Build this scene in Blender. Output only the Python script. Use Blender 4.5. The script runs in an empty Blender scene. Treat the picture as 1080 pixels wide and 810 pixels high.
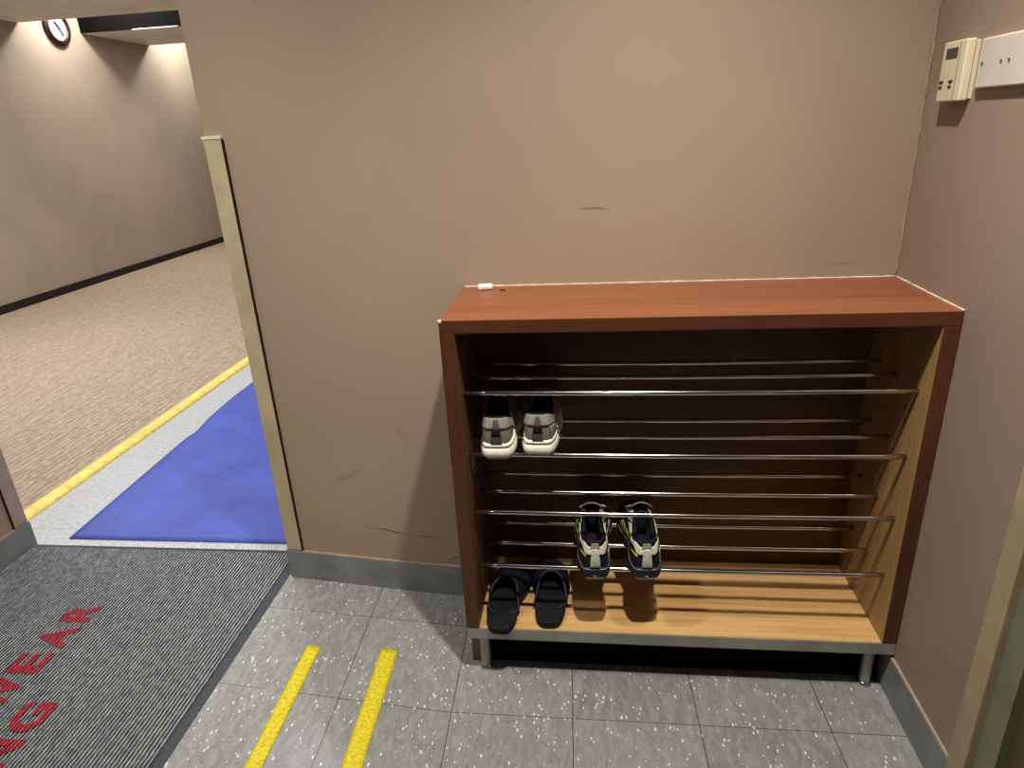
import bpy, bmesh, math, random
from math import sin, cos, pi, sqrt, radians
from mathutils import Vector, Matrix, noise as mn
random.seed(4)
C = bpy.context.scene.collection

# ------------------------------------------------------------------ materials
def lin(c):
    return tuple(((v/255)/12.92 if v/255 <= .04045 else ((v/255+.055)/1.055)**2.4) for v in c) + (1.0,)

class Mat:
    def __init__(s, name, col, rough=.6, metal=0.0, spec=.5):
        s.m = bpy.data.materials.new(name); s.m.use_nodes = True
        s.t = s.m.node_tree; s.n = s.t.nodes; s.l = s.t.links
        s.b = s.n['Principled BSDF']
        s.b.inputs['Base Color'].default_value = lin(col)
        s.b.inputs['Roughness'].default_value = rough
        s.b.inputs['Metallic'].default_value = metal
        s.b.inputs['Specular IOR Level'].default_value = spec
        s.col = None
    def pos(s):
        if not hasattr(s, '_p'):
            s._p = s.n.new('ShaderNodeNewGeometry').outputs['Position']
        return s._p
    def obj(s):
        if not hasattr(s, '_o'):
            s._o = s.n.new('ShaderNodeTexCoord').outputs['Object']
        return s._o
    def mapped(s, src, scale, loc=(0,0,0), rot=(0,0,0)):
        m = s.n.new('ShaderNodeMapping'); s.l.new(src, m.inputs[0])
        m.inputs['Scale'].default_value = scale; m.inputs['Location'].default_value = loc
        m.inputs['Rotation'].default_value = rot
        return m.outputs[0]
    def noise(s, vec, scale, detail=3, rough=.5, dist=0):
        n = s.n.new('ShaderNodeTexNoise'); s.l.new(vec, n.inputs['Vector'])
        n.inputs['Scale'].default_value = scale; n.inputs['Detail'].default_value = detail
        n.inputs['Roughness'].default_value = rough; n.inputs['Distortion'].default_value = dist
        return n.outputs['Fac']
    def voro(s, vec, scale, feature='F1'):
        n = s.n.new('ShaderNodeTexVoronoi'); s.l.new(vec, n.inputs['Vector'])
        n.feature = feature
        n.inputs['Scale'].default_value = scale
        return n.outputs['Distance'], n.outputs['Color']
    def ramp(s, fac, stops, interp='LINEAR'):
        r = s.n.new('ShaderNodeValToRGB'); s.l.new(fac, r.inputs[0]); e = r.color_ramp.elements
        r.color_ramp.interpolation = interp
        while len(e) < len(stops): e.new(.5)
        for k, (p, c) in enumerate(stops):
            e[k].position = p; e[k].color = c if len(c) == 4 else lin(c)
        return r.outputs[0]
    def math(s, op, a, b=None, c=None):
        n = s.n.new('ShaderNodeMath'); n.operation = op
        for k, v in enumerate((a, b, c)):
            if v is None: continue
            if isinstance(v, (int, float)): n.inputs[k].default_value = v
            else: s.l.new(v, n.inputs[k])
        return n.outputs[0]
    def sep(s, v):
        n = s.n.new('ShaderNodeSeparateXYZ'); s.l.new(v, n.inputs[0]); return n.outputs
    def comb(s, x, y, z):
        n = s.n.new('ShaderNodeCombineXYZ')
        for k, v in enumerate((x, y, z)):
            if isinstance(v, (int, float)): n.inputs[k].default_value = v
            else: s.l.new(v, n.inputs[k])
        return n.outputs[0]
    def mix(s, fac, a, b, mode='MIX'):
        n = s.n.new('ShaderNodeMix'); n.data_type = 'RGBA'; n.blend_type = mode
        for k, v in ((0, fac), (6, a), (7, b)):
            if isinstance(v, (int, float)): n.inputs[k].default_value = v
            elif isinstance(v, tuple): n.inputs[k].default_value = v if len(v) == 4 else lin(v)
            else: s.l.new(v, n.inputs[k])
        return n.outputs[2]
    def color(s, c): s.l.new(c, s.b.inputs['Base Color']); s.col = c
    def rough(s, c): s.l.new(c, s.b.inputs['Roughness'])
    def bump(s, h, strength=.3, dist=.002):
        n = s.n.new('ShaderNodeBump'); s.l.new(h, n.inputs['Height'])
        n.inputs['Strength'].default_value = strength; n.inputs['Distance'].default_value = dist
        s.l.new(n.outputs[0], s.b.inputs['Normal'])

def noisy(name, col, amt=.12, scale=40, rough=.6, metal=0, spec=.4, bump=.15, bd=.001):
    m = Mat(name, col, rough, metal, spec)
    f = m.noise(m.obj(), scale, 4)
    lo = tuple(max(0, v*(1-amt)) for v in col); hi = tuple(min(255, v*(1+amt)) for v in col)
    m.color(m.ramp(f, [(.3, lo), (.7, hi)]))
    if bump: m.bump(f, bump, bd)
    return m.m

def wall_mat(name, base, marks=()):
    m = Mat(name, base, .62, 0, .28)
    p = m.pos()
    big = m.noise(p, 1.3, 2, .5, .2)
    mid = m.noise(m.mapped(p, (1, 1, .5)), 7, 4, .6)
    a = tuple(v*.97 for v in base); b = tuple(min(255, v*1.03) for v in base)
    c = m.ramp(big, [(.3, (a[0], a[1]*.99, a[2])), (.7, (b[0], b[1]*1.005, b[2]*.99))])
    c = m.mix(m.math('MULTIPLY', mid, .08), c, tuple(v*.72 for v in base))
    s = m.sep(p)
    for (mx, mz, L, W, slope, strength) in marks:
        dx = m.math('SUBTRACT', s[0], mx)
        dz = m.math('SUBTRACT', m.math('SUBTRACT', s[2], mz), m.math('MULTIPLY', dx, slope))
        wob = m.math('MULTIPLY', m.math('SUBTRACT', m.noise(m.mapped(p, (1, 1, .2)), 30, 2), .5), W*3)
        dz = m.math('ADD', dz, wob)
        ex = m.math('SUBTRACT', 1, m.math('POWER', m.math('DIVIDE', m.math('ABSOLUTE', dx), L), 2))
        ez = m.math('SUBTRACT', 1, m.math('DIVIDE', m.math('ABSOLUTE', dz), W))
        f = m.math('MULTIPLY', m.math('MAXIMUM', ex, 0), m.math('MAXIMUM', ez, 0))
        f = m.math('MULTIPLY', f, m.math('MULTIPLY', m.noise(p, 90, 3), 2*strength))
        n = m.math('MINIMUM', f, 1)
        c = m.mix(n, c, (60, 52, 46))
    m.color(c)
    h = m.math('ADD', m.noise(p, 60, 3), m.math('MULTIPLY', m.noise(p, 240, 2), .35))
    m.bump(h, .10, .0015)
    return m.m

WALL = (170, 152, 134)
M = {}
M['wall'] = wall_mat('painted_wall', WALL, marks=[
    (-.724, 1.171, .045, .0022, -.06, .9), (-.60, 1.172, .03, .0015, 0, .25), (-.14, 1.02, .05, .0018, 0, .3),
    (-1.355, .215, .085, .003, -.09, .9), (-1.47, .40, .05, .012, .5, .25), (-1.28, .55, .04, .004, -1.2, .35),
    (-1.23, .205, .04, .004, 0, .5), (-1.16, .13, .03, .008, .3, .35)])
M['wall_right'] = wall_mat('painted_wall_right', (162, 144, 131))
M['wall_corridor'] = wall_mat('painted_wall_corridor', (180, 167, 154))
M['ceiling'] = noisy('ceiling_paint', (228, 224, 214), .03, 6, .8, bump=.05)
M['room_ceiling'] = noisy('room_ceiling_darkened', (112, 106, 98), .05, 6, .85, bump=.05)  # unseen ceiling, darkened to weaken bounced light
M['wall_dim'] = wall_mat('wall_front_darkened', (112, 98, 86))  # unseen front wall, toned down to cut bounce
M['void'] = noisy('dark_void_board', (5, 5, 6), .5, 9, .8, spec=.12, bump=.1)

# vinyl floor tiles: joints follow the real (slightly skewed) laying lines
def tiles():
    m = Mat('vinyl_floor_tiles', (140, 141, 141), .32, 0, .5)
    p = m.pos(); s = m.sep(p)
    T, tx, ty, ta, tb = .3048, -1.3918, -.4467, .0849, -.0322
    bend = m.math('MULTIPLY', m.math('MINIMUM', m.math('ADD', s[0], 1.1), 0), ta)
    yy = m.math('DIVIDE', m.math('ADD', m.math('SUBTRACT', s[1], ty), bend), T)
    xx = m.math('DIVIDE', m.math('SUBTRACT', m.math('SUBTRACT', s[0], tx), m.math('MULTIPLY', yy, tb*T)), T)
    def joint(v, w):
        f = m.math('ABSOLUTE', m.math('SUBTRACT', m.math('FRACT', m.math('ADD', v, .5)), .5))
        return m.math('LESS_THAN', f, w)
    gap = m.noise(p, 9, 2)
    jx = m.math('MULTIPLY', m.math('MULTIPLY', joint(xx, .0036), m.math('GREATER_THAN', gap, .30)), m.math('GREATER_THAN', s[0], -1.62))
    jy = m.math('MULTIPLY', joint(yy, .0030), m.math('GREATER_THAN', gap, .36))
    j = m.math('MAXIMUM', jx, jy)
    cell = m.n.new('ShaderNodeTexWhiteNoise'); cell.noise_dimensions = '2D'
    m.l.new(m.comb(m.math('FLOOR', xx), m.math('FLOOR', yy), 0), cell.inputs[0])
    tone = cell.outputs['Value']
    base = m.ramp(tone, [(0, (135, 137, 136)), (1, (147, 148, 146))])
    # streaky marbling and pale chips along one diagonal
    pm = m.mapped(p, (1, .38, 1), rot=(0, 0, radians(35)))
    mar = m.noise(pm, 55, 5, .65, .8)
    base = m.mix(m.math('MULTIPLY', m.ramp(mar, [(.42, (0, 0, 0)), (.72, (255, 255, 255))]), .7), base, (176, 178, 176))
    dk = m.noise(pm, 90, 3, .6)
    base = m.mix(m.math('MULTIPLY', m.ramp(dk, [(.56, (0, 0, 0)), (.74, (200, 200, 200))]), .7), base, (108, 110, 111))
    d, col = m.voro(m.mapped(p, (1, .5, 1), rot=(0, 0, radians(35))), 120)
    pick = m.math('GREATER_THAN', m.sep(col)[0], .55)
    size = m.math('MULTIPLY', m.sep(col)[1], .34)
    chip = m.math('MULTIPLY', m.math('LESS_THAN', d, size), pick)
    base = m.mix(chip, base, (222, 224, 220))
    d2, col2 = m.voro(m.mapped(p, (1, .6, 1), rot=(0, 0, radians(-20))), 110)
    chip2 = m.math('MULTIPLY', m.math('LESS_THAN', d2, .12), m.math('GREATER_THAN', m.sep(col2)[0], .82))
    base = m.mix(chip2, base, (55, 57, 60))
    base = m.mix(m.math('MULTIPLY', j, .85), base, (52, 50, 50))
    m.color(base)
    m.rough(m.ramp(m.noise(p, 14, 3), [(.3, (.20,)*3+(1,)), (.7, (.30,)*3+(1,))]))
    h = m.math('SUBTRACT', m.math('MULTIPLY', mar, .4), j)
    m.bump(h, .12, .001)
    return m.m
M['tiles'] = tiles()

def passage():
    m = Mat('passage_vinyl', (186, 190, 194), .45)
    p = m.pos()
    n = m.noise(p, 60, 5, .7)
    c = m.ramp(n, [(.35, (168, 172, 176)), (.7, (200, 204, 207))])
    s = m.sep(p)
    f = m.math('ABSOLUTE', m.math('SUBTRACT', m.math('FRACT', m.math('DIVIDE', s[1], .61)), .5))
    c = m.mix(m.math('MULTIPLY', m.math('LESS_THAN', f, .003), .4), c, (120, 124, 128))
    m.color(c); m.bump(n, .1, .001)
    return m.m
M['passage'] = passage()

def carpet():
    m = Mat('brown_loop_carpet', (160, 140, 122), .95, 0, .1)
    p = m.pos()
    w = m.n.new('ShaderNodeTexWave'); w.wave_type = 'BANDS'; w.bands_direction = 'X'
    m.l.new(m.mapped(p, (1, .22, 1)), w.inputs[0])
    w.inputs['Scale'].default_value = 9; w.inputs['Distortion'].default_value = 5; w.inputs['Detail'].default_value = 3
    w.inputs['Detail Scale'].default_value = 3
    n = m.noise(m.mapped(p, (1, .5, 1)), 60, 5, .8)
    big = m.noise(p, 1.2, 3)
    f = m.math('ADD', m.math('MULTIPLY', w.outputs['Fac'], .17), m.math('MULTIPLY', n, .83))
    c = m.ramp(f, [(.32, (150, 134, 118)), (.5, (174, 158, 142)), (.68, (202, 188, 172))])
    c = m.mix(m.math('MULTIPLY', big, .3), c, (162, 144, 126))
    m.color(c); m.bump(f, .6, .006)
    return m.m
M['carpet'] = carpet()

def ribmat():
    m = Mat('ribbed_mat_pile', (100, 104, 106), .85, 0, .25)
    p = m.pos(); s = m.sep(p)
    ph = m.math('MULTIPLY', m.math('SUBTRACT', s[0], -2.80), 2*pi/.0106)
    w = m.math('MULTIPLY_ADD', m.math('COSINE', ph), -.5, .5)
    n = m.noise(m.mapped(p, (1, .28, 1)), 230, 4, .75)
    n2 = m.noise(p, 5, 3)
    f = m.math('ADD', m.math('MULTIPLY', w, .45), m.math('MULTIPLY', n, .75))
    c = m.ramp(f, [(.30, (28, 31, 35)), (.52, (74, 79, 82)), (.68, (118, 123, 124)), (.82, (186, 191, 190))])
    c = m.mix(m.math('MULTIPLY', n2, .35), c, (84, 88, 92))
    m.color(c); m.bump(n, .5, .003)
    return m.m
M['rib'] = ribmat()

def redmat():
    m = Mat('red_mat_lettering', (170, 40, 60), .85, 0, .2)
    p = m.pos(); s = m.sep(p)
    ph = m.math('MULTIPLY', m.math('SUBTRACT', s[0], -2.80), 2*pi/.0106)
    w = m.math('MULTIPLY_ADD', m.math('COSINE', ph), -.5, .5)
    n = m.noise(m.mapped(p, (1, .4, 1)), 200, 4, .75)
    f = m.math('ADD', m.math('MULTIPLY', w, .4), m.math('MULTIPLY', n, .75))
    c = m.ramp(f, [(.3, (70, 32, 40)), (.5, (134, 36, 50)), (.7, (172, 52, 68)), (.9, (200, 130, 136))])
    m.color(c); m.bump(f, .5, .003)
    return m.m
M['red'] = redmat()
M['rubber'] = noisy('mat_rubber_edge', (62, 67, 76), .1, 80, .55)
M['blue'] = noisy('blue_rubber_sheet', (78, 95, 180), .06, 5, .55, spec=.4, bump=.5, bd=.02)

def tape():
    m = Mat('yellow_floor_tape', (236, 220, 40), .55, 0, .3)
    p = m.pos()
    n = m.noise(p, 120, 5, .8); n2 = m.noise(p, 14, 4, .7)
    c = m.ramp(n, [(.3, (176, 162, 34)), (.5, (222, 206, 48)), (.7, (240, 228, 84))])
    c = m.mix(m.ramp(n2, [(.52, (0, 0, 0)), (.75, (150, 150, 150))]), c, (186, 168, 40))
    d, col = m.voro(p, 75)
    c = m.mix(m.math('MULTIPLY', m.math('LESS_THAN', d, .16), m.math('GREATER_THAN', m.sep(col)[0], .8)), c, (140, 122, 40))
    m.color(c); m.bump(n, .3, .001)
    return m.m
M['tape'] = tape()
M['nosing'] = noisy('yellow_edge_paint', (240, 214, 122), .08, 30, .5)
M['skirting'] = noisy('grey_vinyl_skirting', (136, 139, 137), .07, 12, .5, bump=.08)
M['skirt_top'] = noisy('painted_skirting_lip', (176, 156, 138), .06, 30, .6)
M['skirt_dark'] = noisy('dark_carpet_skirting', (44, 36, 38), .1, 30, .6)
M['guard'] = noisy('taupe_timber_guard', (190, 176, 146), .05, 14, .5)
M['guard_light'] = noisy('pale_timber_end', (226, 218, 190), .04, 20, .5)
M['guard_left'] = noisy('taupe_guard_left', (178, 163, 146), .05, 14, .5)
M['caulk'] = noisy('white_caulk', (214, 200, 184), .1, 60, .7)
M['caulk_wall'] = noisy('wall_corner_caulk', (186, 168, 152), .12, 40, .7)

def wood(name, dark, light, axis='x', rough=.35, scale=1.0, spec=.5):
    m = Mat(name, light, rough, 0, spec)
    o = m.pos()
    sc = {'x': (.05, 1, 1), 'z': (1, 1, .05)}[axis]
    v = m.mapped(o, sc)
    n = m.noise(v, 70*scale, 5, .65, .3)
    n2 = m.noise(v, 14*scale, 3, .5)
    f = m.math('ADD', m.math('MULTIPLY', n, .6), m.math('MULTIPLY', n2, .4))
    m.color(m.ramp(f, [(.34, dark), (.64, light)]))
    m.bump(n, .06, .0006)
    return m.m
M['cherry'] = wood('red_brown_laminate', (126, 76, 48), (152, 98, 66), 'x', .36)
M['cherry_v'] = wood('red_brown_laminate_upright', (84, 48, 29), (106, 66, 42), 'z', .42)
M['cherry_edge'] = wood('red_brown_edge_banding', (88, 50, 30), (108, 67, 43), 'x', .42)
M['oak'] = wood('pale_oak_laminate', (196, 154, 98), (230, 192, 136), 'x', .42)
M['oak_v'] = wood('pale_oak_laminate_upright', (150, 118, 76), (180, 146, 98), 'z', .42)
M['oak_shade'] = wood('oak_upright_painted_shade', (92, 66, 42), (120, 88, 56), 'z', .5)  # oak with shade painted into its colour, for the left inner face
M['back'] = wood('back_board_painted_shade', (84, 56, 34), (108, 74, 44), 'x', .5)  # darkened so the rack's inner shade sits in the colour
M['chrome'] = noisy('polished_chrome', (205, 205, 205), .04, 30, .16, 1.0, bump=0)
M['steel'] = noisy('brushed_steel', (172, 172, 164), .06, 14, .42, .45, bump=.03)
M['black'] = noisy('black_plinth_board', (9, 9, 10), .2, 20, .9, spec=.1, bump=.02)
M['endblock'] = noisy('grey_plinth_end', (112, 114, 112), .08, 20, .45)
M['cream'] = noisy('cream_plastic', (226, 216, 190), .03, 12, .4, bump=.02)
M['plate'] = noisy('satin_white_plate', (214, 211, 203), .03, 12, .35, bump=.02)
M['lcd'] = noisy('grey_lcd', (92, 82, 80), .1, 20, .25, bump=0)
M['button_dark'] = noisy('dark_button', (62, 56, 50), .1, 20, .5, bump=0)
M['white'] = noisy('white_plastic', (236, 234, 226), .02, 20, .5, bump=0)
M['clock_face'] = noisy('clock_paper', (190, 192, 192), .01, 5, .4, bump=0)
M['clock_rim'] = noisy('dark_wood_rim', (46, 26, 21), .15, 12, .35)
M['hand'] = noisy('black_paint', (14, 14, 14), .05, 5, .4, bump=0)
M['frame_green'] = noisy('grey_green_door_frame', (132, 134, 112), .06, 9, .5)
M['frame_beige'] = noisy('beige_door_casing', (178, 162, 134), .05, 9, .5)
M['door'] = noisy('brown_door_leaf', (98, 84, 70), .06, 6, .5)
# footwear
M['knit'] = noisy('grey_taupe_mesh', (134, 128, 120), .14, 300, .85, bump=.35, bd=.0008)
M['knit_light'] = noisy('light_grey_collar', (152, 147, 138), .1, 300, .8, bump=.3, bd=.0008)
M['knit_dark'] = noisy('dark_grey_heel_strip', (88, 86, 82), .1, 200, .7)
M['foam'] = noisy('cream_foam_midsole', (244, 238, 222), .05, 60, .6, bump=.15)
M['outsole'] = noisy('worn_outsole', (150, 142, 128), .1, 60, .7)
M['ink'] = noisy('black_textile', (16, 15, 19), .25, 120, .85)
M['lace'] = noisy('grey_flat_lace', (104, 102, 104), .1, 120, .8)
M['navy'] = noisy('navy_rubber', (36, 42, 56), .15, 60, .5)
M['navy_fab'] = noisy('dark_navy_fabric', (22, 22, 36), .3, 120, .8)
M['ivory'] = noisy('ivory_leatherette', (214, 210, 194), .06, 90, .6)
M['tab'] = noisy('pale_grey_heel_tab', (196, 196, 180), .08, 150, .6)
M['tabtop'] = noisy('grey_heel_loop', (140, 134, 122), .08, 150, .7)
M['lime'] = noisy('lime_mesh', (184, 196, 62), .22, 120, .7)
M['white_rub'] = noisy('white_rubber', (224, 222, 214), .05, 60, .5)
M['slip'] = noisy('black_footbed', (30, 31, 34), .12, 150, .75, spec=.3)
M['slip_strap'] = noisy('dark_navy_strap', (26, 27, 42), .15, 90, .6)
M['piping'] = noisy('bluish_strap_edge', (52, 52, 74), .1, 90, .5)

# ------------------------------------------------------------------ mesh helpers
def new_obj(name, mesh, mat, parent=None):
    o = bpy.data.objects.new(name, mesh); C.objects.link(o)
    if mat is not None:
        for mm in (mat if isinstance(mat, (list, tuple)) else [mat]): mesh.materials.append(M[mm])
    if parent is not None: o.parent = parent
    return o
def from_bm(name, bm, mat, parent=None, smooth=False):
    me = bpy.data.meshes.new(name); bm.normal_update(); bm.to_mesh(me); bm.free()
    if smooth:
        for p in me.polygons: p.use_smooth = True
    return new_obj(name, me, mat, parent)
def from_py(name, vs, fs, mat, parent=None, smooth=True, mats=None):
    me = bpy.data.meshes.new(name); me.from_pydata([tuple(v) for v in vs], [], fs); me.update()
    if smooth:
        for p in me.polygons: p.use_smooth = True
    o = new_obj(name, me, mat, parent)
    return o
def bbox(bm, a, b, bev=0, seg=2, mi=0):
    r = bmesh.ops.create_cube(bm, size=1)
    vs = r['verts']
    for v in vs:
        v.co = Vector([(a[k]+b[k])/2 + v.co[k]*(b[k]-a[k]) for k in range(3)])
    fs = {f for v in vs for f in v.link_faces}
    for f in fs: f.material_index = mi
    if bev:
        es = list({e for v in vs for e in v.link_edges})
        bmesh.ops.bevel(bm, geom=es, offset=bev, segments=seg, profile=.5, affect='EDGES')
def box(name, a, b, mat, parent=None, bev=0, seg=2):
    bm = bmesh.new(); bbox(bm, a, b, bev, seg); return from_bm(name, bm, mat, parent)
def tube(bm, pts, r, n=10, caps=True, flat=1.0):
    pts = [Vector(p) for p in pts]; rings = []
    rr = r if isinstance(r, (list, tuple)) else [r]*len(pts)
    up = Vector((0, 0, 1))
    for k, p in enumerate(pts):
        t = (pts[min(k+1, len(pts)-1)] - pts[max(k-1, 0)]).normalized()
        a = up if abs(t.dot(up)) < .95 else Vector((0, 1, 0))
        x = t.cross(a).normalized(); y = x.cross(t).normalized()
        rings.append([bm.verts.new(p + x*cos(2*pi*i/n)*rr[k] + y*sin(2*pi*i/n)*rr[k]*flat) for i in range(n)])
    for k in range(len(rings)-1):
        for i in range(n):
            bm.faces.new((rings[k][i], rings[k][(i+1) % n], rings[k+1][(i+1) % n], rings[k+1][i]))
    if caps:
        bm.faces.new(rings[0][::-1]); bm.faces.new(rings[-1])
def tube_obj(name, pts, r, mat, parent=None, n=10, flat=1.0):
    bm = bmesh.new(); tube(bm, pts, r, n, True, flat)
    bmesh.ops.recalc_face_normals(bm, faces=bm.faces)
    return from_bm(name, bm, mat, parent, True)
def lathe(bm, prof, c, axis='z', n=32):
    rings = []
    for (r, h) in prof:
        ring = []
        for i in range(n):
            a = 2*pi*i/n
            if axis == 'z': p = (c[0]+r*cos(a), c[1]+r*sin(a), c[2]+h)
            else: p = (c[0]+h, c[1]+r*cos(a), c[2]+r*sin(a))
            ring.append(bm.verts.new(p))
        rings.append(ring)
    for k in range(len(rings)-1):
        for i in range(n):
            bm.faces.new((rings[k][i], rings[k][(i+1) % n], rings[k+1][(i+1) % n], rings[k+1][i]))
    bm.faces.new(rings[0][::-1]); bm.faces.new(rings[-1])
    bmesh.ops.recalc_face_normals(bm, faces=bm.faces)
def prism(name, poly, z0, z1, mat, parent=None):
    n = len(poly)
    vs = [(x, y, z0) for x, y in poly] + [(x, y, z1) for x, y in poly]
    fs = [tuple(range(n))[::-1], tuple(range(n, 2*n))] + [(i, (i+1) % n, n+(i+1) % n, n+i) for i in range(n)]
    bm = bmesh.new()
    V = [bm.verts.new(v) for v in vs]
    for f in fs: bm.faces.new([V[i] for i in f])
    bmesh.ops.recalc_face_normals(bm, faces=bm.faces)
    return from_bm(name, bm, mat, parent)
def struct(o): o['kind'] = 'structure'; return o
def tag(o, label, cat, group=None):
    o['label'] = label; o['category'] = cat
    if group: o['group'] = group
    return o
def empty(name, loc, rot=(0, 0, 0)):
    o = bpy.data.objects.new(name, None); C.objects.link(o); o.location = loc; o.rotation_euler = rot
    o.empty_display_size = .05
    return o

# ------------------------------------------------------------------ the room
H = 2.5
WX, WY = -1.7248, .0678           # end of the back wall at the opening
BX = -1.1
# floor surfaces
struct(box('floor', (-2.96, -3.0, -.05), (.15, .205, 0), 'tiles'))
struct(box('floor_passage', (-2.96, .205, -.05), (-1.3, 9.0, 0), 'passage'))
struct(box('floor_carpet', (-6.2, -3.0, -.05), (-3.035, 10.0, .004), 'carpet'))
# rounded yellow edge strip between carpet and passage floor
bm = bmesh.new()
prof = [(-2.957, -.02), (-2.957, .003), (-2.965, .012), (-2.985, .018), (-3.01, .018), (-3.03, .012), (-3.038, .004), (-3.038, -.02)]
ra = [bm.verts.new((x, -3.0, z)) for x, z in prof]; rb = [bm.verts.new((x, 9.0, z)) for x, z in prof]
for i in range(len(prof)-1): bm.faces.new((ra[i], ra[i+1], rb[i+1], rb[i]))
bmesh.ops.recalc_face_normals(bm, faces=bm.faces)
struct(from_bm('trim_1', bm, 'nosing', smooth=True))

# back wall with its slight bend behind the shelf
def wall_y(x):
    d = -1.02-x
    return 0.0 if d < 0 else (.1222*d*d/.6 if d < .3 else .1222*(d-.15))
def wall_line():
    return [(x, wall_y(x)) for x in [-1.02-.025*k for k in range(13)]] + [(WX, WY)]
def bend_pts():
    return [(.12, 0.0)] + wall_line()
front = bend_pts()
poly = front + [(WX, .2), (.12, .2)]
wb = struct(prism('wall_back', poly, 0, H, 'wall'))
for p in wb.data.polygons: p.use_smooth = abs(p.normal.z) < .5
md = wb.modifiers.new('e', 'EDGE_SPLIT'); md.split_angle = radians(20)
struct(box('wall_back_lintel', (-2.96, .07, 2.3), (WX, .2, H), 'wall'))
struct(box('wall_right', (0, -.598, 0), (.12, 0, H), 'wall_right'))
struct(box('wall_right_far', (0, -3.0, 0), (.12, -1.62, H), 'wall_right'))
struct(box('wall_right_over_door', (0, -1.62, 2.12), (.12, -.598, H), 'wall_right'))
struct(box('wall_left', (-2.955, -3.0, 0), (-2.80, .2, H), 'wall'))
struct(box('wall_front', (-2.955, -3.1, 0), (.12, -3.0, H), 'wall_dim'))
struct(box('ceiling', (-2.955, -3.0, H), (.12, .2, H+.05), 'room_ceiling'))
# passage behind the back wall
struct(box('wall_passage', (-1.42, .2, 0), (-1.3, 9.0, H), 'wall_corridor'))
# corridor
struct(box('wall_corridor', (-6.2, -3.0, 0), (-6.05, 10.0, 3.1), 'wall_corridor'))
struct(box('wall_corridor_end', (-6.2, 10.0, 0), (-1.3, 10.1, 3.1), 'wall_corridor'))
struct(box('wall_corridor_front', (-6.2, -3.1, 0), (-2.955, -3.0, 3.1), 'wall_corridor'))
struct(box('baseboard_corridor', (-6.05, -3.0, .004), (-6.038, 10.0, .078), 'skirt_dark'))
struct(box('ceiling_corridor', (-6.05, -3.0, H), (-2.955, 4.80, 2.56), 'ceiling'))
struct(box('ceiling_passage', (-2.955, .2, H), (-1.3, 4.80, 2.56), 'ceiling'))
def dark_face_slab(name, y0, y1):
    bm = bmesh.new(); bbox(bm, (-6.05, y0, H), (-1.3, y1, H+.3))
    bm.normal_update()
    for f in bm.faces:
        if f.normal.y < -.5: f.material_index = 1
    return struct(from_bm(name, bm, ['ceiling', 'void']))
dark_face_slab('ceiling_bulkhead', 5.63, 6.80)
dark_face_slab('ceiling_bulkhead_far', 7.66, 10.0)
struct(box('trim_highlight', (-5.45, 5.612, 2.497), (-4.95, 5.628, 2.505), 'white'))  # white strip painting in a highlight on the dark face's lower edge
struct(box('ceiling_recess', (-6.05, 4.5, 3.02), (-1.3, 10.0, 3.1), 'ceiling'))
struct(box('ceiling_upstand', (-6.05, 4.74, 2.56), (-1.3, 4.80, 3.02), 'ceiling'))
# ceiling access panel frame
pa = [(-4.43, 4.05), (-4.36, 4.52), (-3.86, 4.45), (-3.93, 3.98)]
bm = bmesh.new()
for k in range(4):
    a, b = pa[k], pa[(k+1) % 4]
    tube(bm, [(a[0], a[1], H-.003), (b[0], b[1], H-.003)], .012, 6, True, .4)
pn = tag(empty('ceiling_panel', (-4.14, 4.25, H)), 'square ceiling hatch with a pale frame above the corridor', 'ceiling panel')
f_ = from_bm('panel_frame', bm, 'white'); f_.parent = pn; f_.matrix_parent_inverse = Matrix.Translation((4.14, -4.25, -H))
f_ = prism('panel_board', pa, H-.002, H+.001, 'ceiling'); f_.parent = pn; f_.matrix_parent_inverse = Matrix.Translation((4.14, -4.25, -H))

# skirting: 105 mm vinyl with a painted lip
def offset_strip(name, pts, off, z0, z1, mat):
    # pts: wall line in plan; off(x,y): unit normal into the room
    n = len(pts)
    poly = list(pts) + [(p[0]+o[0], p[1]+o[1]) for p, o in zip(reversed(pts), reversed(off))]
    return prism(name, poly, z0, z1, mat)
T_ = .007
wl = [(-.0, 0.0)] + wall_line()[:-1] + [(WX-T_, WY)]
of = [(0, -T_)]*len(wl)
struct(offset_strip('baseboard_back', wl, of, 0, .105, 'skirting'))
struct(box('baseboard_opening', (WX-T_, WY, 0), (WX, .2, .105), 'skirting'))
struct(offset_strip('trim_3', wl, [(0, -T_*.9)]*len(wl), .105, .109, 'skirt_top'))
struct(box('baseboard_right', (-T_, -.598, 0), (0, -T_, .105), 'skirting'))
struct(box('trim_4', (-T_*.9, -.598, .105), (0, -T_, .110), 'skirt_top'))
struct(box('baseboard_left', (-2.80, -3.0, 0), (-2.80+T_, .2, .100), 'skirting'))
struct(box('trim_5', (-2.80, -3.0, .100), (-2.80+T_*.8, .2, .105), 'skirt_top'))
struct(box('trim_6', (-2.80+T_, -3.0, 0), (-2.80+T_+.004, .2, .004), 'skirt_top'))
struct(box('baseboard_left_end', (-2.955, .2, 0), (-2.80+T_, .2+T_, .100), 'skirting'))

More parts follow.
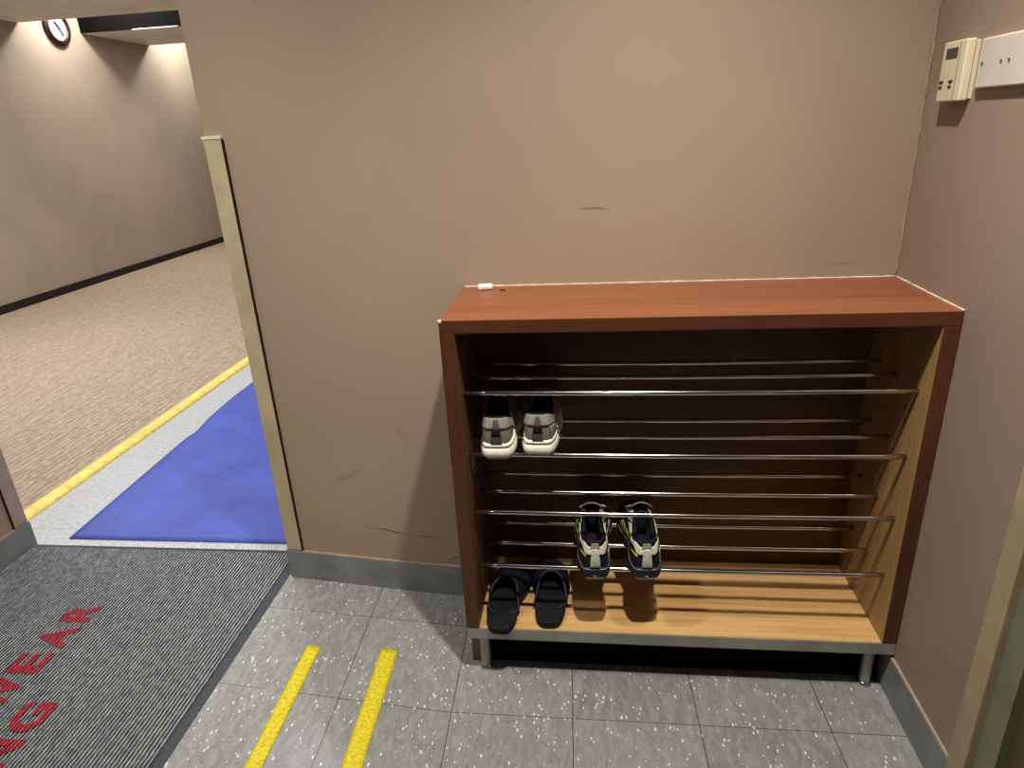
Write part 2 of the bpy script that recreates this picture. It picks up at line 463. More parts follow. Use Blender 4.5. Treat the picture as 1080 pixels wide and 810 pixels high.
# timber corner guards at the opening
ang = math.atan(.1222)     # wall slant
bm = bmesh.new()
bbox(bm, (0, -.008, .112), (.052, 0, 1.374), .0015)
og = from_bm('trim_7', bm, 'guard'); og.location = (WX, WY, 0); og.rotation_euler = (0, 0, -ang); struct(og)
bm = bmesh.new()
bbox(bm, (-.004, -.0095, 1.374), (.0535, 0, 1.382), .001)
oc = from_bm('trim_8', bm, 'guard_light'); oc.location = (WX, WY, 0); oc.rotation_euler = (0, 0, -ang); struct(oc)
bm = bmesh.new()
bbox(bm, (.052, -.0075, .112), (.0555, 0, 1.372))
oc = from_bm('trim_9', bm, 'clock_rim'); oc.location = (WX, WY, 0); oc.rotation_euler = (0, 0, -ang); struct(oc)
struct(box('trim_10', (-2.80, .147, .108), (-2.793, .2, 1.4), 'guard_left'))
struct(box('trim_11', (-2.80, .1425, .108), (-2.7945, .147, 1.4), 'clock_rim'))
# rough bead of caulk in the corner
pts = []
z = .99
while z < 2.45:
    pts.append((-.002+random.uniform(-.0015, .001), -.002+random.uniform(-.002, .001), z)); z += .018
rr = [max(.0008, max(0, .0026*(.25+1.3*mn.noise(Vector((0, 0, p[2]*14)))))) for p in pts]
struct(tube_obj('trim_12', pts, rr, 'caulk_wall', n=6))

# door at the right edge
struct(box('trim_13', (-.012, -.648, 0), (.03, -.598, 2.12), 'frame_beige', bev=.003))
struct(box('trim_14', (.005, -.70, 0), (.05, -.648, 2.12), 'frame_green'))
struct(box('trim_15', (-.012, -1.62, 2.07), (.03, -.648, 2.12), 'frame_beige', bev=.003))
struct(box('trim_16', (-.012, -1.62, 0), (.03, -1.57, 2.07), 'frame_beige', bev=.003))
dr = struct(box('door_1', (.022, -1.57, .006), (.06, -.70, 2.07), 'door', bev=.002))
bm = bmesh.new()
lathe(bm, [(.026, 0), (.026, -.008)], (.022, -1.50, 1.0), 'x', 24)
tube(bm, [(.015, -1.50, 1.0), (-.03, -1.50, 1.0), (-.036, -1.49, 1.0), (-.036, -1.39, 1.0)], .009, 10)
h = from_bm('door_handle', bm, 'chrome', dr, True)

# ------------------------------------------------------------------ mats and tape
mat = tag(empty('entrance_mat', (-2.28, -.85, 0)), 'dark grey ribbed entrance mat with red lettering lying in the doorway', 'mat')
INV = Matrix.Translation((2.28, .85, 0))
x0, x1, y0, y1 = -2.792, -1.768, -1.9, .182
P = .0106; cols = int((x1-x0)/P*6); rows = 240
vs = []; fs = []
for j in range(rows+1):
    y = y0+(y1-y0)*j/rows
    for i in range(cols+1):
        x = x0+(x1-x0)*i/cols
        w = .5-.5*cos(2*pi*(x+2.80)/P)
        nz = mn.noise(Vector((x*90, y*55, 0)))
        vs.append((x+.0013*mn.noise(Vector((x*25, y*60, 5))), y, .0042+.0024*w*(1+.5*nz)+.0006*nz))
for j in range(rows):
    for i in range(cols):
        a = j*(cols+1)+i; fs.append((a, a+1, a+cols+2, a+cols+1))
pile = from_py('ribbed_pile', vs, fs, 'rib', mat); pile.matrix_parent_inverse = INV
# rubber border (sloped) round the pile
bm = bmesh.new()
def border(a, b, c, d):  # outer a-b, inner c-d
    q = [bm.verts.new(p) for p in (a, b, d, c)]; bm.faces.new(q)
X0, X1, Y0, Y1 = -2.795, -1.742, -1.93, .203
o_ = [(X0, Y0), (X1, Y0), (X1, .06), (X1, Y1), (X0, Y1)]
i_ = [(x0, y0), (x1, y0), (x1, .06), (x1, y1), (x0, y1)]
for k in range(5):
    a, b = o_[k], o_[(k+1) % 5]; c, d = i_[k], i_[(k+1) % 5]
    border((a[0], a[1], .0008), (b[0], b[1], .0008), (c[0], c[1], .0052), (d[0], d[1], .0052))
for a, b, c, d in (((X0, Y0), (X1, Y0), (X0, Y1), (X1, Y1)),):
    q = [bm.verts.new((p[0], p[1], .0006)) for p in (a, b, d, c)]; bm.faces.new(q)
bmesh.ops.recalc_face_normals(bm, faces=bm.faces)
bd = from_bm('rubber_border', bm, 'rubber', mat); bd.matrix_parent_inverse = INV
# lettering, baseline running towards the corridor
def letters(word, starts, xb, size=.142):
    for ch, ys, wd in zip(word, starts[0], starts[1]):
        cu = bpy.data.curves.new('glyph', 'FONT'); cu.body = ch; cu.size = size; cu.offset = .0055; cu.resolution_u = 6
        cu.extrude = 0
        t = bpy.data.objects.new('glyph', cu); C.objects.link(t)
        bpy.context.view_layer.update()
        me = bpy.data.meshes.new_from_object(t)
        bpy.data.objects.remove(t)
        mx = min(v.co.x for v in me.vertices); Mx = max(v.co.x for v in me.vertices)
        my = min(v.co.y for v in me.vertices); My = max(v.co.y for v in me.vertices)
        for v in me.vertices:
            lx = (v.co.x-mx)/(Mx-mx)*wd; ly = (v.co.y-my)/(My-my)*.098
            v.co = (xb-ly, ys+lx, .0078)
        me.name = 'letter'
        o = new_obj('letter', me, 'red', mat); o.matrix_parent_inverse = INV
        o['label'] = 'red letter %s' % ch
letters('WEAR', ([-.530, -.400, -.304, -.194], [.116, .076, .090, .080]), -2.283)
letters('NG', ([-.690, -.585], [.086, .094]), -2.128)

# blue sheet in the passage
outline = [(-2.692, .243), (-2.735, 1.10), (-2.722, 1.16), (-2.752, 1.34), (-2.768, 1.6), (-2.762, 2.6), (-1.5, 2.6), (-1.5, .246)]
N1, N2 = 60, 40
def left_edge(y):
    e = outline[:6]
    for (xa, ya), (xb, yb) in zip(e, e[1:]):
        if ya <= y <= yb: return xa+(xb-xa)*(y-ya)/(yb-ya)
    return e[-1][0]
vs = []; fs = []
for j in range(N1+1):
    y = .243+(2.6-.243)*j/N1; xl = left_edge(y)
    for i in range(N2+1):
        x = xl+(-1.43-xl)*i/N2
        b = .0025*mn.noise(Vector((x*3, y*3, 2)))*min(1, i/4, j/4) + .0015*mn.noise(Vector((x*9, y*7, 2)))*min(1, i/4, j/4)
        vs.append((x, y, .0050+b))
for j in range(N1):
    for i in range(N2):
        a = j*(N2+1)+i; fs.append((a, a+1, a+N2+2, a+N2+1))
# skirt round the edge
n0 = len(vs)
ring = [i for i in range(N2+1)] + [(j*(N2+1)+N2) for j in range(1, N1+1)] + [N1*(N2+1)+i for i in range(N2-1, -1, -1)] + [j*(N2+1) for j in range(N1-1, 0, -1)]
for r in ring: vs.append((vs[r][0], vs[r][1], .0005))
for k in range(len(ring)):
    k2 = (k+1) % len(ring); fs.append((ring[k], n0+k, n0+k2, ring[k2]))
tag(from_py('blue_floor_sheet', vs, fs, 'blue'), 'plain blue rubber sheet spread on the pale floor beyond the doorway', 'floor mat')

# two lines of yellow tape
def tapestrip(xa, xb, skew, label):
    vs = []; fs = []; n = 60; yt = -.243
    for j in range(n+1):
        y = yt-1.25*j/n
        wob = .0006*mn.noise(Vector((xa*10, y*14, 0)))
        e = .002*mn.noise(Vector((xa*10, y*60, 3))) if j else 0
        s = skew*(y-yt)
        for i in range(5):
            t = i/4
            yy = y+(.004*mn.noise(Vector((t*4, xa, 0))) if j == 0 else 0)
            vs.append((xa+(xb-xa)*t+s+wob+(e*.4 if i in (0, 4) else 0), yy, .0009))
    for j in range(n):
        for i in range(4):
            a = j*5+i; fs.append((a, a+5, a+6, a+1))
    o = from_py('yellow_tape', vs, fs, 'tape')
    md = o.modifiers.new('s', 'SOLIDIFY'); md.thickness = .0006; md.offset = 0
    return tag(o, label, 'tape', 'yellow tape lines on the floor')
tapestrip(-1.5515, -1.5080, -.014, 'worn yellow floor tape stripe nearer the ribbed entrance mat')
tapestrip(-1.3300, -1.2800, -.040, 'worn yellow floor tape stripe nearer the shoe rack')

# ------------------------------------------------------------------ the shoe rack
XL, XR, D, HT, ZB, TS, TT = -1.0585, -.0015, .319, .9856, .155, .0332, .031
YF, YB = -D, -.004
rack = tag(empty('shoe_rack', ((XL+XR)/2, -.16, 0)), 'open red-brown wooden shoe rack with chrome rods in the wall corner', 'shoe rack')
RI = Matrix.Translation((-(XL+XR)/2, .16, 0))
def rp(o): o.parent = rack; o.matrix_parent_inverse = RI; return o
bm = bmesh.new(); bbox(bm, (XL, YF, HT-TT), (XR, YB, HT), .0018)
bm.normal_update()
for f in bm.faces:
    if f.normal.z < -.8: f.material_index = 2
    elif f.normal.z < .5: f.material_index = 1
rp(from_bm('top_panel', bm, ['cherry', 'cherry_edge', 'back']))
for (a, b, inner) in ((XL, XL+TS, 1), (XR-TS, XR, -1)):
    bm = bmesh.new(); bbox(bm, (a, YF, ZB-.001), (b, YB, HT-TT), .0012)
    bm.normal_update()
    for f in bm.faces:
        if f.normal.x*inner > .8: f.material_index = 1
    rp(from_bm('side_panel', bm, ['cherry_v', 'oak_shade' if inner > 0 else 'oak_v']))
rp(box('bottom_panel', (XL+TS, YF+.003, ZB-.022), (XR-TS, YB, ZB), 'oak'))
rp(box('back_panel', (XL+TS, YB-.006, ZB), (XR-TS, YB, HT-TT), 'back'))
fr = rp(box('front_rail', (XL+.001, YF, .121), (XR, YF+.003, ZB-.0015), 'steel'))
bm = bmesh.new()
bbox(bm, (XL+.001, YF+.003, .121), (XL+.004, YB, ZB-.0015)); bbox(bm, (XL+.004, YF+.003, .124), (XR, YB, .132))
rp(from_bm('base_frame', bm, 'steel'))
# pale chipped corner at the upper left and lower left
bm = bmesh.new()
bbox(bm, (XL-.0006, YF-.0006, HT-.006), (XL+.007, YF+.006, HT+.0006), .001)
rp(from_bm('chipped_corner', bm, 'guard_light'))
for px in (-1.020, -.045):
    for py in (-.287,):
        bm = bmesh.new()
        lathe(bm, [(.0135, .010), (.0135, .1205)], (px, py, 0), 'z', 24)
        lg = rp(from_bm('leg', bm, 'steel', None, True))
        md = lg.modifiers.new('e', 'EDGE_SPLIT')
        bm = bmesh.new()
        lathe(bm, [(.0165, 0), (.0175, .003), (.016, .008), (.009, .0105)], (px, py, 0), 'z', 24)
        ft = from_bm('foot', bm, 'chrome', lg, True)
rp(box('plinth', (-1.016, -.266, 0), (-.009, -.012, .1235), 'black'))
rp(box('plinth_end', (-1.060, -.270, 0), (-1.016, -.012, .1235), 'endblock'))
rods = []
for zi, zc in enumerate((.7965, .6375, .4765, .3165)):
    for yi, yc in enumerate((-.268, -.168, -.0705)):
        pts = []
        for k in range(17):
            t = k/16; x = XL+TS-.001+(XR-TS*2+.002-XL)*t
            pts.append((x, yc, zc-.0025*sin(pi*t)))
        rd = rp(tube_obj('rod', pts, .0062, 'chrome', n=14))
# caulk line where the top meets the walls
bm = bmesh.new()
pts = [(XL+.004+(XR-XL-.004)*k/60, -.0035, HT+.0006) for k in range(61)]
tube(bm, pts, [.0022+.0012*mn.noise(Vector((k*.7, 0, 0))) for k in range(61)], 6)
pts = [(-.0022, -.004-(D-.006)*k/30, HT+.0006) for k in range(31)]
tube(bm, pts, [.0022+.0014*mn.noise(Vector((k*.7, 3, 0))) for k in range(31)], 6)
bmesh.ops.recalc_face_normals(bm, faces=bm.faces)
rp(from_bm('caulk_bead', bm, 'caulk', None, True))

# small white cap on the shelf top
cp = tag(empty('white_cap', (-.996, -.036, HT+.0002), (0, 0, radians(8))), 'small white plastic cap lying on the shelf top near its left end', 'cap')
bm = bmesh.new(); bbox(bm, (-.019, -.012, 0), (.019, .012, .013), .004, 3)
from_bm('cap_shell', bm, 'white', cp)
bm = bmesh.new(); bbox(bm, (-.012, -.0135, .003), (.010, -.0118, .009), .0006, 2)
from_bm('cap_clip', bm, 'plate', cp)
bm = bmesh.new()
tube(bm, [(-.958, -.052, HT+.0012), (-.950, -.054, HT+.002), (-.941, -.060, HT+.0012)], [.0008, .0018, .0007], 6)
tag(from_bm('wood_splinter', bm, 'clock_rim', None, True), 'tiny dark splinter on the shelf top beside the white cap', 'splinter')

# ------------------------------------------------------------------ footwear
def smooth(a, b, t):
    t = max(0, min(1, (t-a)/(b-a))); return t*t*(3-2*t)
class Shoe:
    def __init__(s, L, hw, fw, side, z_sole=.03, top=None, eh=.28):
        s.L, s.hw, s.fw, s.side, s.zs = L, hw, fw, side, z_sole
        s.top = top; s.eh = eh
    def w(s, y):
        t = y/s.L
        return s.hw+(s.fw-s.hw)*smooth(.3, .68, t)-.006*math.exp(-((t-.38)/.12)**2)
    def cx(s, y):
        t = y/s.L
        return -s.side*.010*smooth(.45, 1.0, t)+s.side*.004*math.exp(-((t-.4)/.2)**2)
    def base(s, u, grow=0.0):
        th = 2*pi*u
        y = s.L/2*(1-cos(th))
        sn = sin(th)
        e = s.eh if cos(th) > 0 else .72
        x = s.w(y)*math.copysign(abs(sn)**e, sn)
        p = Vector((x+s.cx(y), y, 0))
        if grow:
            c = Vector((s.cx(y), min(max(y, s.hw), s.L-s.fw), 0)); d = (p-c)
            if d.length > 1e-6: p = p+d.normalized()*grow
        return p
    def rim(s, u):
        # collar opening and throat
        th = 2*pi*u
        t = s.top
        k = .5*(1-cos(th))
        y = t['y0']+(t['y1']-t['y0'])*k
        sn = sin(th)
        x = t['w']*math.copysign(abs(sn)**.5, sn)*(1-.30*k)
        z = t['zh']*(1-smooth(0, .32, k))+t['zm']*smooth(0, .32, k)
        z += (t['zf']-t['zm'])*smooth(.45, 1.0, k)
        return Vector((x+s.cx(y), y, z))
    def surf(s, u, v, off=0.0):
        a = s.base(u); b = s.rim(u)
        k = .5*(1-cos(2*pi*u))
        ph = v*pi/2
        f = (1-cos(ph))
        g_heel = v
        g_toe = .50*sin(ph)+.50*v**1.25
        kk = smooth(.3, .8, k)
        g = g_heel*(1-kk)+g_toe*kk
        f = f*(1-.0*kk)
        if kk < 1:
            f = f*kk+(1-kk)*(v**1.5)
        x = a.x+(b.x-a.x)*f; y = a.y+(b.y-a.y)*f; z = s.zs+(b.z-s.zs)*g
        bulge = .0035*sin(pi*v)*(1-kk)
        c = Vector((s.cx(y), y if k > .15 else y+.02, 0))
        d = Vector((x, y, 0))-Vector((s.cx(y), min(max(y, s.hw), s.L-s.fw), 0))
        p = Vector((x, y, z))
        if d.length > 1e-5:
            dn = d.normalized()
            p += dn*(bulge+off)
        if kk > 0 and off: p.z += off*kk
        return p
    def patch(s, name, u0, u1, v0, v1, off, mat, parent, nu=24, nv=10, thick=.0, vf0=None, vf1=None, wrap=False):
        vs = []; fs = []
        for j in range(nv+1):
            for i in range(nu+1):
                t = i/nu; u = u0+(u1-u0)*t
                a = vf0(t) if vf0 else v0; b = vf1(t) if vf1 else v1
                v = a+(b-a)*j/nv
                vs.append(s.surf(u, v, off))
        for j in range(nv):
            for i in range(nu):
                a = j*(nu+1)+i; fs.append((a, a+1, a+nu+2, a+nu+1))
        o = from_py(name, vs, fs, mat, parent)
        if thick:
            md = o.modifiers.new('t', 'SOLIDIFY'); md.thickness = thick; md.offset = 1 if thick > 0 else -1
        return o
    def loop_solid(s, name, prof, mat, parent, n=72, zf=None):
        # prof: list of (grow, z); closed top and bottom
        bm = bmesh.new(); rings = []
        for (g, z) in prof:
            rings.append([bm.verts.new((lambda p: Vector((p.x, p.y, z+(zf(i/n, z) if zf else 0))))(s.base(i/n, g))) for i in range(n)])
        for k in range(len(rings)-1):
            for i in range(n):
                bm.faces.new((rings[k][i], rings[k][(i+1) % n], rings[k+1][(i+1) % n], rings[k+1][i]))
        bm.faces.new(rings[0][::-1]); bm.faces.new(rings[-1])
        bmesh.ops.recalc_face_normals(bm, faces=bm.faces)
        return from_bm(name, bm, mat, parent, True)
def lining(sh, parent, mat, depth, pad=.004, seg=48):
    # padded rim rolling inwards then the dark inside down to the insole
    vs = []; fs = []
    levels = []
    for (inn, dz) in ((0, 0), (.003, .0022), (.006, .002), (.009, -.002), (.010, -.012), (.009, -depth)):
        row = []
        for i in range(seg):
            p = sh.rim(i/seg); c = Vector((sh.cx(p.y), (sh.top['y0']+sh.top['y1'])/2, p.z))
            d = (c-p); d.z = 0
            q = p+d.normalized()*inn; q.z += dz
            if dz == -depth: q.z = sh.zs+.006
            row.append(q)
        levels.append(row)
    for r in levels: vs += r
    for k in range(len(levels)-1):
        for i in range(seg):
            a = k*seg+i; b = k*seg+(i+1) % seg
            fs.append((a, b, b+seg, a+seg))
    n = len(vs)-seg
    fs.append(tuple(range(n, n+seg)))
    return from_py('lining', vs, fs, mat, parent)

def sneaker_grey(loc, rz, side, label, rx=0):
    L = .285
    sh = Shoe(L, .0375, .040, side, .036, dict(y0=.007, y1=.145, w=.034, zh=.103, zm=.084, zf=.100))
    r = tag(empty('sneaker', loc, (rx, 0, rz)), label, 'shoe', 'grey sneakers with cream soles')
    wave = lambda u, z: (.012*smooth(.10, .22, min(u, 1-u))*(1-smooth(.22, .4, min(u, 1-u)))*smooth(.012, .036, z))
    sh.loop_solid('outsole', [(-.006, 0), (.002, .0008), (.004, .006), (.0035, .009)], 'outsole', r)
    sh.loop_solid('midsole', [(.0035, .006), (.0085, .010), (.0098, .018), (.0075, .027), (.0035, .031)], 'foam', r, zf=wave)
    sh.loop_solid('midsole_groove', [(.0030, .028), (.0036, .034)], 'ink', r, zf=wave)
    sh.loop_solid('midsole_lip', [(.0038, .0325), (.0062, .0345), (.0058, .0385), (.0025, .041), (-.004, .0405)], 'foam', r, zf=wave)
    sh.patch('upper', 0, 1, 0, 1, 0, 'knit', r, 72, 18)
    sh.patch('collar_pad', -.24, .24, .64, 1.0, .0022, 'knit_light', r, 30, 8, .0015)
    sh.patch('heel_strip', -.0022, .0022, .05, .97, .0034, 'knit_dark', r, 6, 12, .0012)
    sh.patch('heel_badge', -.0018, .0020, .40, .66, .0050, 'ink', r, 4, 4, .0008)
    sh.patch('heel_overlay', .052*side+(-.0 if side > 0 else 0), .14*side, .08, .60, .0016, 'knit_light', r, 8, 6, .001)
    lining(sh, r, 'ink', .05)
    # tongue rising out of the throat
    bm = bmesh.new()
    pts = []
    rows = []
    for j in range(9):
        t = j/8; y = .185-.068*t; z = .076+.046*t+.004*sin(pi*t)
        row = []
        for i in range(7):
            a = (i/6-.5)
            row.append(bm.verts.new((a*.052*(1+.1*t)+sh.cx(y), y-abs(a)*.008*-1, z-.010*(2*a)**2)))
        rows.append(row)
    for j in range(8):
        for i in range(6): bm.faces.new((rows[j][i], rows[j][i+1], rows[j+1][i+1], rows[j+1][i]))
    tg = from_bm('tongue', bm, 'lace', r, True); md = tg.modifiers.new('t', 'SOLIDIFY'); md.thickness = .005
    for q in range(4):
        y = .150+.022*q; z = .1105-.0135*q
        pts = [(-.030, y, z-.012), (-.016, y-.003, z-.001), (0, y-.004, z+.002), (.016, y-.003, z-.001), (.030, y, z-.012)]
        tube_obj('lace', pts, .0036, 'lace', r, 8, .5)
    # loose bow loops
    for sx in (-1, 1):
        pts = [(0, .146, .116), (sx*.012, .138, .124), (sx*.026, .134, .122), (sx*.031, .142, .114), (sx*.016, .148, .113), (0, .147, .115)]
        tube_obj('lace_loop', pts, .0028, 'lace', r, 8, .6)
    return r

def runner(loc, rz, side, label, rx=0):
    L = .285
    sh = Shoe(L, .0345, .043, side, .034, dict(y0=.012, y1=.150, w=.031, zh=.098, zm=.082, zf=.102), .28)
    r = tag(empty('sneaker', loc, (rx, 0, rz)), label, 'shoe', 'navy and white running shoes')
    kick = lambda u, z: .004*smooth(.07, 0, min(u, 1-u))*0
    sh.loop_solid('outsole', [(-.012, .002), (.000, 0), (.004, .005), (.0045, .008)], 'white_rub', r)
    sh.loop_solid('midsole', [(.0045, .006), (.0085, .010), (.0100, .019), (.0085, .028), (.0055, .036), (.001, .0375), (-.006, .037)], 'navy', r)
    sh.patch('upper', 0, 1, 0, 1, 0, 'ink', r, 72, 18)
    sh.patch('heel_counter', -.17, .17, .0, .62, .0022, 'navy_fab', r, 24, 8, .0015, vf1=lambda t: .44+.18*abs(2*t-1))
    # ivory band that sweeps from the heel tab round the collar
    sh.patch('collar_band', -.30, .30, .6, .98, .0034, 'ivory', r, 36, 6, .002,
             vf0=lambda t: .58+.26*smooth(.06, .35, abs(2*t-1)), vf1=lambda t: .86+.13*smooth(.0, .3, abs(2*t-1)))
    sh.patch('heel_loop', -.008, .008, .80, 1.0, .0046, 'tabtop', r, 8, 5, .0015)
    sh.patch('heel_tab', -.0022, .0022, .10, .82, .0062, 'tab', r, 8, 10, .0022)
    for sgn, mt in ((1, 'lime'), (-1, 'lime')):
        if sgn == -side or True:
            sh.patch('quarter_panel', sgn*(.030 if sgn < 0 else .085), sgn*.30, .02, .66, .0032, mt if sgn == -1 else 'ivory', r, 16, 6, .001,
                     vf1=lambda t: .60-.1*t)
    sh.patch('toe_overlay', .40, .60, 0, .35, .0025, 'ivory', r, 16, 6, .001)
    for sgn in (1, -1):
        sh.patch('eyestay', sgn*.31, sgn*.42, .80, .98, .0032, 'ivory', r, 12, 6, .0015)
    lining(sh, r, 'navy_fab', .05)
    sh.loop_solid('sole_line', [(.0070, .0312), (.0082, .0322), (.0066, .0332)], 'steel', r)
    # worn pale print on the back of the sole
    for k in range(7):
        x = -.013+.0045*k
        hh = .0016+.0012*((k*5) % 3)/2
        p = sh.base(x/.25, .0104)
        bmk = bmesh.new(); bbox(bmk, (x-.0014, p.y-.0010, .0145), (x+.0014, p.y+.001, .0145+hh))
        from_bm('sole_mark', bmk, 'white_rub', r)
    # tongue with white edging
    bm = bmesh.new(); rows = []
    for j in range(9):
        t = j/8; y = .190-.050*t; z = .074+.046*t+.003*sin(pi*t)
        row = []
        for i in range(9):
            a = (i/8-.5); top = .010*(1-(2*a)**2)*t
            row.append(bm.verts.new((a*.047*(1+.08*t)+sh.cx(y), y+abs(a)*.014, z-.006*(2*a)**2+top)))
        rows.append(row)
    edge = [rows[j][0].co.copy() for j in range(4, 9)]+[v.co.copy() for v in rows[8][1:]]+[rows[j][8].co.copy() for j in range(7, 3, -1)]
    for j in range(8):
        for i in range(8): bm.faces.new((rows[j][i], rows[j][i+1], rows[j+1][i+1], rows[j+1][i]))
    tg = from_bm('tongue', bm, 'navy_fab', r, True); md = tg.modifiers.new('t', 'SOLIDIFY'); md.thickness = .005; md.offset = 0
    tube_obj('tongue_edging', edge, .0010, 'ivory', r, 8)
    for q in range(5):
        y = .172+.017*q; z = .100-.0095*q
        pts = [(-.031, y, z-.012), (-.016, y-.003, z-.001), (0, y-.004, z+.002), (.016, y-.003, z-.001), (.031, y, z-.012)]
        tube_obj('lace', pts, .0034, 'ivory', r, 8, .5)
    for sx in (-1, 1):
        pts = [(0, .165, .108), (sx*.014, .158, .114), (sx*.030, .155, .112), (sx*.036, .160, .104), (sx*.018, .168, .106)]
        tube_obj('lace_loop', pts, .0024, 'ivory', r, 8, .6)
    return r

def slipper(loc, rz, side, label):
    L = .275
    sh = Shoe(L, .0425, .048, side, .02, dict(y0=.01, y1=.15, w=.03, zh=.1, zm=.08, zf=.1), .50)
    r = tag(empty('slipper', loc, (0, 0, rz)), label, 'slipper', 'black slippers on the bottom board')
    sh.loop_solid('sole', [(-.003, 0), (.001, .002), (.0018, .009), (.001, .0125)], 'slip', r)
    sh.loop_solid('footbed', [(.001, .0125), (.0022, .016), (.0012, .0205), (-.003, .0222), (-.009, .0205), (-.02, .0195)], 'slip', r)
    # broad arched strap, its rear edge sweeping back down the sides
    nu, nv = 32, 12; vs = []; fs = []
    def sp(a, t):
        th = a*pi
        yb = .080+.072*sin(th)**1.2; yf = .205+.018*sin(th)
        y = yb+(yf-yb)*t
        w = sh.w(y)+.0035
        x = -cos(th)*w
        z = .008+(.058-.016*t)*sin(th)**.62
        return Vector((x+sh.cx(y), y, z))
    for j in range(nv+1):
        for i in range(nu+1): vs.append(sp(i/nu, j/nv))
    for j in range(nv):
        for i in range(nu):
            a = j*(nu+1)+i; fs.append((a, a+1, a+nu+2, a+nu+1))
    o = from_py('strap', vs, fs, 'slip_strap', r)
    md = o.modifiers.new('t', 'SOLIDIFY'); md.thickness = .004; md.offset = 0
    ends = lambda a, q: [Vector((a*.020+sh.cx(.05), .052, .0235)), Vector((a*.032+sh.cx(.05), .060, .0240)), Vector((a*.041, .072, .022))]
    tube_obj('strap_piping', ends(-1, 0)+[sp(i/nu, 0)+Vector((0, 0, .001)) for i in range(2, nu-1)]+ends(1, 0)[::-1], .0026, 'piping', o, 8)
    tube_obj('strap_piping', [sp(i/nu, 1) for i in range(nu+1)], .0020, 'piping', o, 8)
    return r

ZR = .0063
sneaker_grey((-.9500, -.304, .6375+ZR-.0010), radians(1.5), -1, 'grey mesh sneaker with cream sole, left one of the pair, on the upper rods')
sneaker_grey((-.8550, -.285, .6375+ZR-.0012), radians(-1), 1, 'grey mesh sneaker with cream sole, right one of the pair, on the upper rods')
runner((-.7245, -.318, .3165+ZR-.0018), radians(2), -1, 'navy running shoe with ivory heel tab, left one, above the bare bottom board')
runner((-.6010, -.314, .3165+ZR-.0018), radians(3), 1, 'navy running shoe with ivory heel tab, right one, farther from the slippers')
slipper((-.9700, -.340, .155), radians(-3), -1, 'black slipper overhanging the front edge, next to the left side panel')
slipper((-.8440, -.312, .155), radians(1), 1, 'black slipper set slightly farther back, right one of the pair')

# ------------------------------------------------------------------ wall devices
th = tag(empty('thermostat', (0, -.149, 1.424)), 'cream wall thermostat with small grey screen near the wall corner', 'thermostat')
TI = Matrix.Translation((0, .149, -1.424))
def tp(o): o.parent = th; o.matrix_parent_inverse = TI; return o
bm = bmesh.new(); bbox(bm, (-.025, -.193, 1.370), (-.008, -.104, 1.479), .003, 3); tp(from_bm('casing', bm, 'cream'))
bm = bmesh.new(); bbox(bm, (-.009, -.190, 1.373), (.002, -.108, 1.476), .001, 2); tp(from_bm('back_plate', bm, 'cream'))
bm = bmesh.new(); bbox(bm, (-.0256, -.163, 1.4475), (-.0245, -.118, 1.4668), .0004, 1); tp(from_bm('screen', bm, 'lcd'))
for yy in (-.113, -.150):
    for zz, w in ((1.4068, .011), (1.3972, .008)):
        bm = bmesh.new(); bbox(bm, (-.0268, yy-w, zz-.0026), (-.0248, yy+w*.3, zz+.0022), .0008, 2); tp(from_bm('button', bm, 'button_dark'))
bm = bmesh.new(); bbox(bm, (-.0254, -.1705, 1.372), (-.0248, -.1695, 1.477)); tp(from_bm('cover_seam', bm, 'button_dark'))

sp_ = tag(empty('switch_plate', (0, -.31, 1.431)), 'wide satin white blank switch plate with small screws beside the thermostat', 'switch plate')
SI = Matrix.Translation((0, .31, -1.431))
def spp(o): o.parent = sp_; o.matrix_parent_inverse = SI; return o
bm = bmesh.new(); bbox(bm, (-.0125, -.400, 1.391), (-.006, -.219, 1.473), .0016, 2); spp(from_bm('face_plate', bm, 'plate'))
bm = bmesh.new(); bbox(bm, (-.006, -.402, 1.390), (0, -.206, 1.4755), .001, 2); spp(from_bm('mounting_box', bm, 'cream'))
for yy in (-.2335, -.294, -.318, -.386):
    bm = bmesh.new(); lathe(bm, [(.0036, 0), (.0036, -.0012), (.0026, -.0018)], (-.0122, yy, 1.4318), 'x', 16)
    sc = spp(from_bm('screw', bm, 'chrome'))
    bm = bmesh.new(); bbox(bm, (-.0144, yy-.0030, 1.4324), (-.0138, yy+.0030, 1.4332))
    from_bm('screw_slot', bm, 'hand', sc)

# clock on the far corridor wall
ck = tag(empty('wall_clock', (-6.05, 5.275, 2.515)), 'round dark-rimmed clock with white face high on the corridor wall', 'clock')
CI = Matrix.Translation((6.05, -5.275, -2.515))
def cpp(o): o.parent = ck; o.matrix_parent_inverse = CI; return o
cc = (-6.05, 5.275, 2.515)
bm = bmesh.new()
lathe(bm, [(.168, 0), (.172, .015), (.165, .036), (.148, .046), (.126, .038), (.118, .030), (.115, .0)], cc, 'x', 48)
cpp(from_bm('rim', bm, 'clock_rim', None, True))
bm = bmesh.new(); lathe(bm, [(.118, .015), (.118, .028)], cc, 'x', 48); cpp(from_bm('face', bm, 'clock_face'))
def hand(ang, ln, w):
    d = Vector((0, sin(ang), cos(ang)))
    a = Vector(cc)+Vector((.040, 0, 0))-d*.02; b = Vector(cc)+Vector((.040, 0, 0))+d*ln
    bm = bmesh.new(); tube(bm, [a, b], w, 6); cpp(from_bm('hand', bm, 'hand'))
hand(radians(150), .085, .0055); hand(radians(-42), .065, .007)
for k in range(12):
    a = 2*pi*k/12; bm = bmesh.new()
    p = Vector(cc)+Vector((.037, sin(a)*.10, cos(a)*.10)); q = Vector(cc)+Vector((.037, sin(a)*.108, cos(a)*.108))
    tube(bm, [p, q], .0018, 6); cpp(from_bm('hour_mark', bm, 'hand'))

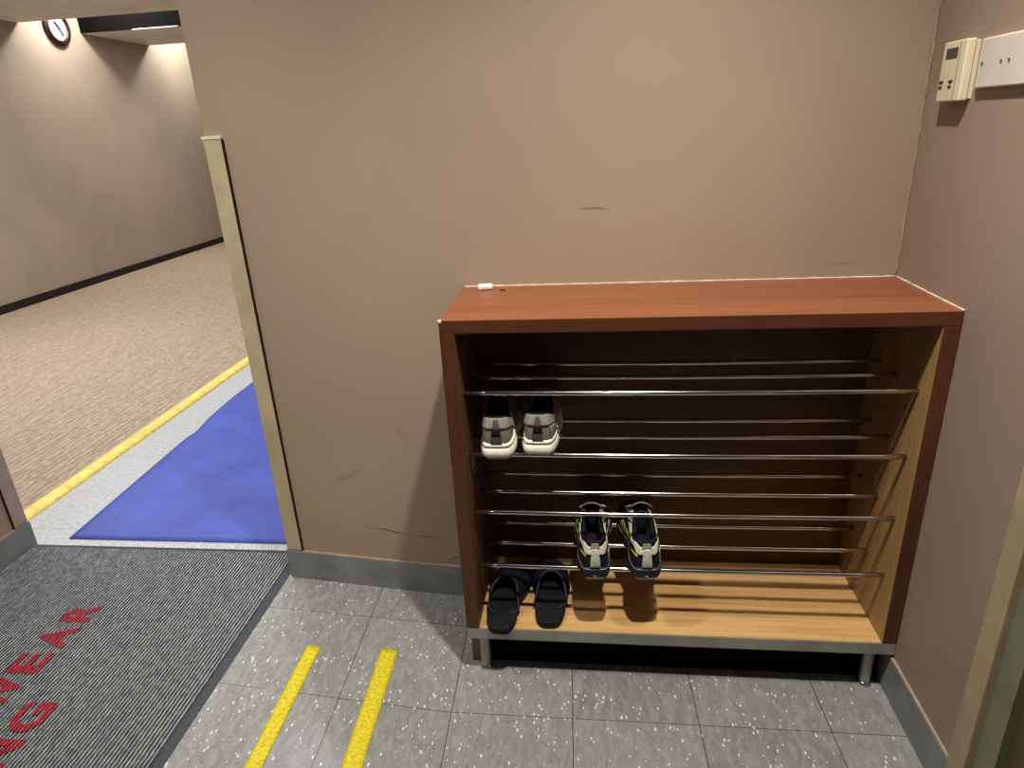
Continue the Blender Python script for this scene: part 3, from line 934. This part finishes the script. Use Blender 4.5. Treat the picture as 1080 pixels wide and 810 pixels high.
# ------------------------------------------------------------------ light
def lamp(name, typ, loc, energy, col=(1, 1, 1), size=.1, rot=(0, 0, 0), **k):
    l = bpy.data.lights.new(name, typ); l.energy = energy; l.color = col
    if typ in ('POINT', 'SPOT'): l.shadow_soft_size = size
    if typ == 'AREA':
        l.size = size
        if 'sy' in k: l.shape = 'RECTANGLE'; l.size_y = k['sy']
    if typ == 'SPOT': l.spot_size = radians(k.get('cone', 120)); l.spot_blend = k.get('blend', .6)
    o = bpy.data.objects.new(name, l); C.objects.link(o); o.location = loc; o.rotation_euler = rot
    return o
WARM = (1, .945, .87); NEU = (1, .97, .93)
lamp('downlight', 'SPOT', (-.57, -.89, 2.47), 150, WARM, .035, cone=128, blend=1.0)
lamp('added_fill_entry', 'SPOT', (-2.3, -.24, 2.46), 16, NEU, .06, cone=115, blend=1)  # added fill over mat and doorway, no known fitting
lamp('downlight_left', 'SPOT', (-1.72, -.74, 2.46), 62, WARM, .06, cone=140, blend=1)
# corridor cove lamps inside the ceiling recesses
lamp('cove_lamp', 'POINT', (-5.50, 5.22, 2.90), 42, (1, .965, .91), .07)
lamp('cove_lamp', 'POINT', (-5.50, 7.24, 2.90), 42, (1, .965, .91), .07)
lamp('corridor_light', 'AREA', (-4.5, 2.0, 2.48), 74, (1, .97, .94), 1.0, sy=3.0)
lamp('corridor_light', 'AREA', (-4.3, 6.2, 2.48), 18, (1, .96, .92), .8, sy=.8)
lamp('passage_light', 'AREA', (-2.3, 1.6, 2.48), 32, (.92, .96, 1), .7, sy=1.6)

le = lamp('added_fill_spot', 'SPOT', (-2.45, -2.3, 2.44), 70, NEU, .08, cone=46, blend=1)  # added unseen spot that lifts the left wall and baseboard
le.rotation_euler = (Vector((-1.95, .07, .75))-Vector((-2.45, -2.3, 2.44))).to_track_quat('-Z', 'Y').to_euler()
w = bpy.data.worlds.new('World'); bpy.context.scene.world = w; w.use_nodes = True
w.node_tree.nodes['Background'].inputs[0].default_value = (.9, .93, 1, 1)
w.node_tree.nodes['Background'].inputs[1].default_value = .05

# ------------------------------------------------------------------ camera
cam = bpy.data.cameras.new('Camera'); co = bpy.data.objects.new('Camera', cam); C.objects.link(co)
co.location = (-.73136, -1.66640, 1.36822)
co.rotation_euler = (1.198306, .0499338, .1085966)
cam.sensor_width = 36; cam.lens = 696.637/1080*36; cam.clip_start = .02
bpy.context.scene.camera = co
sc = bpy.context.scene
sc.view_settings.view_transform = 'Standard'
sc.view_settings.look = 'None'
sc.view_settings.exposure = .16
sc.view_settings.gamma = .89
sc.cycles.max_bounces = 8
sc.cycles.diffuse_bounces = 3
sc.cycles.use_denoising = True
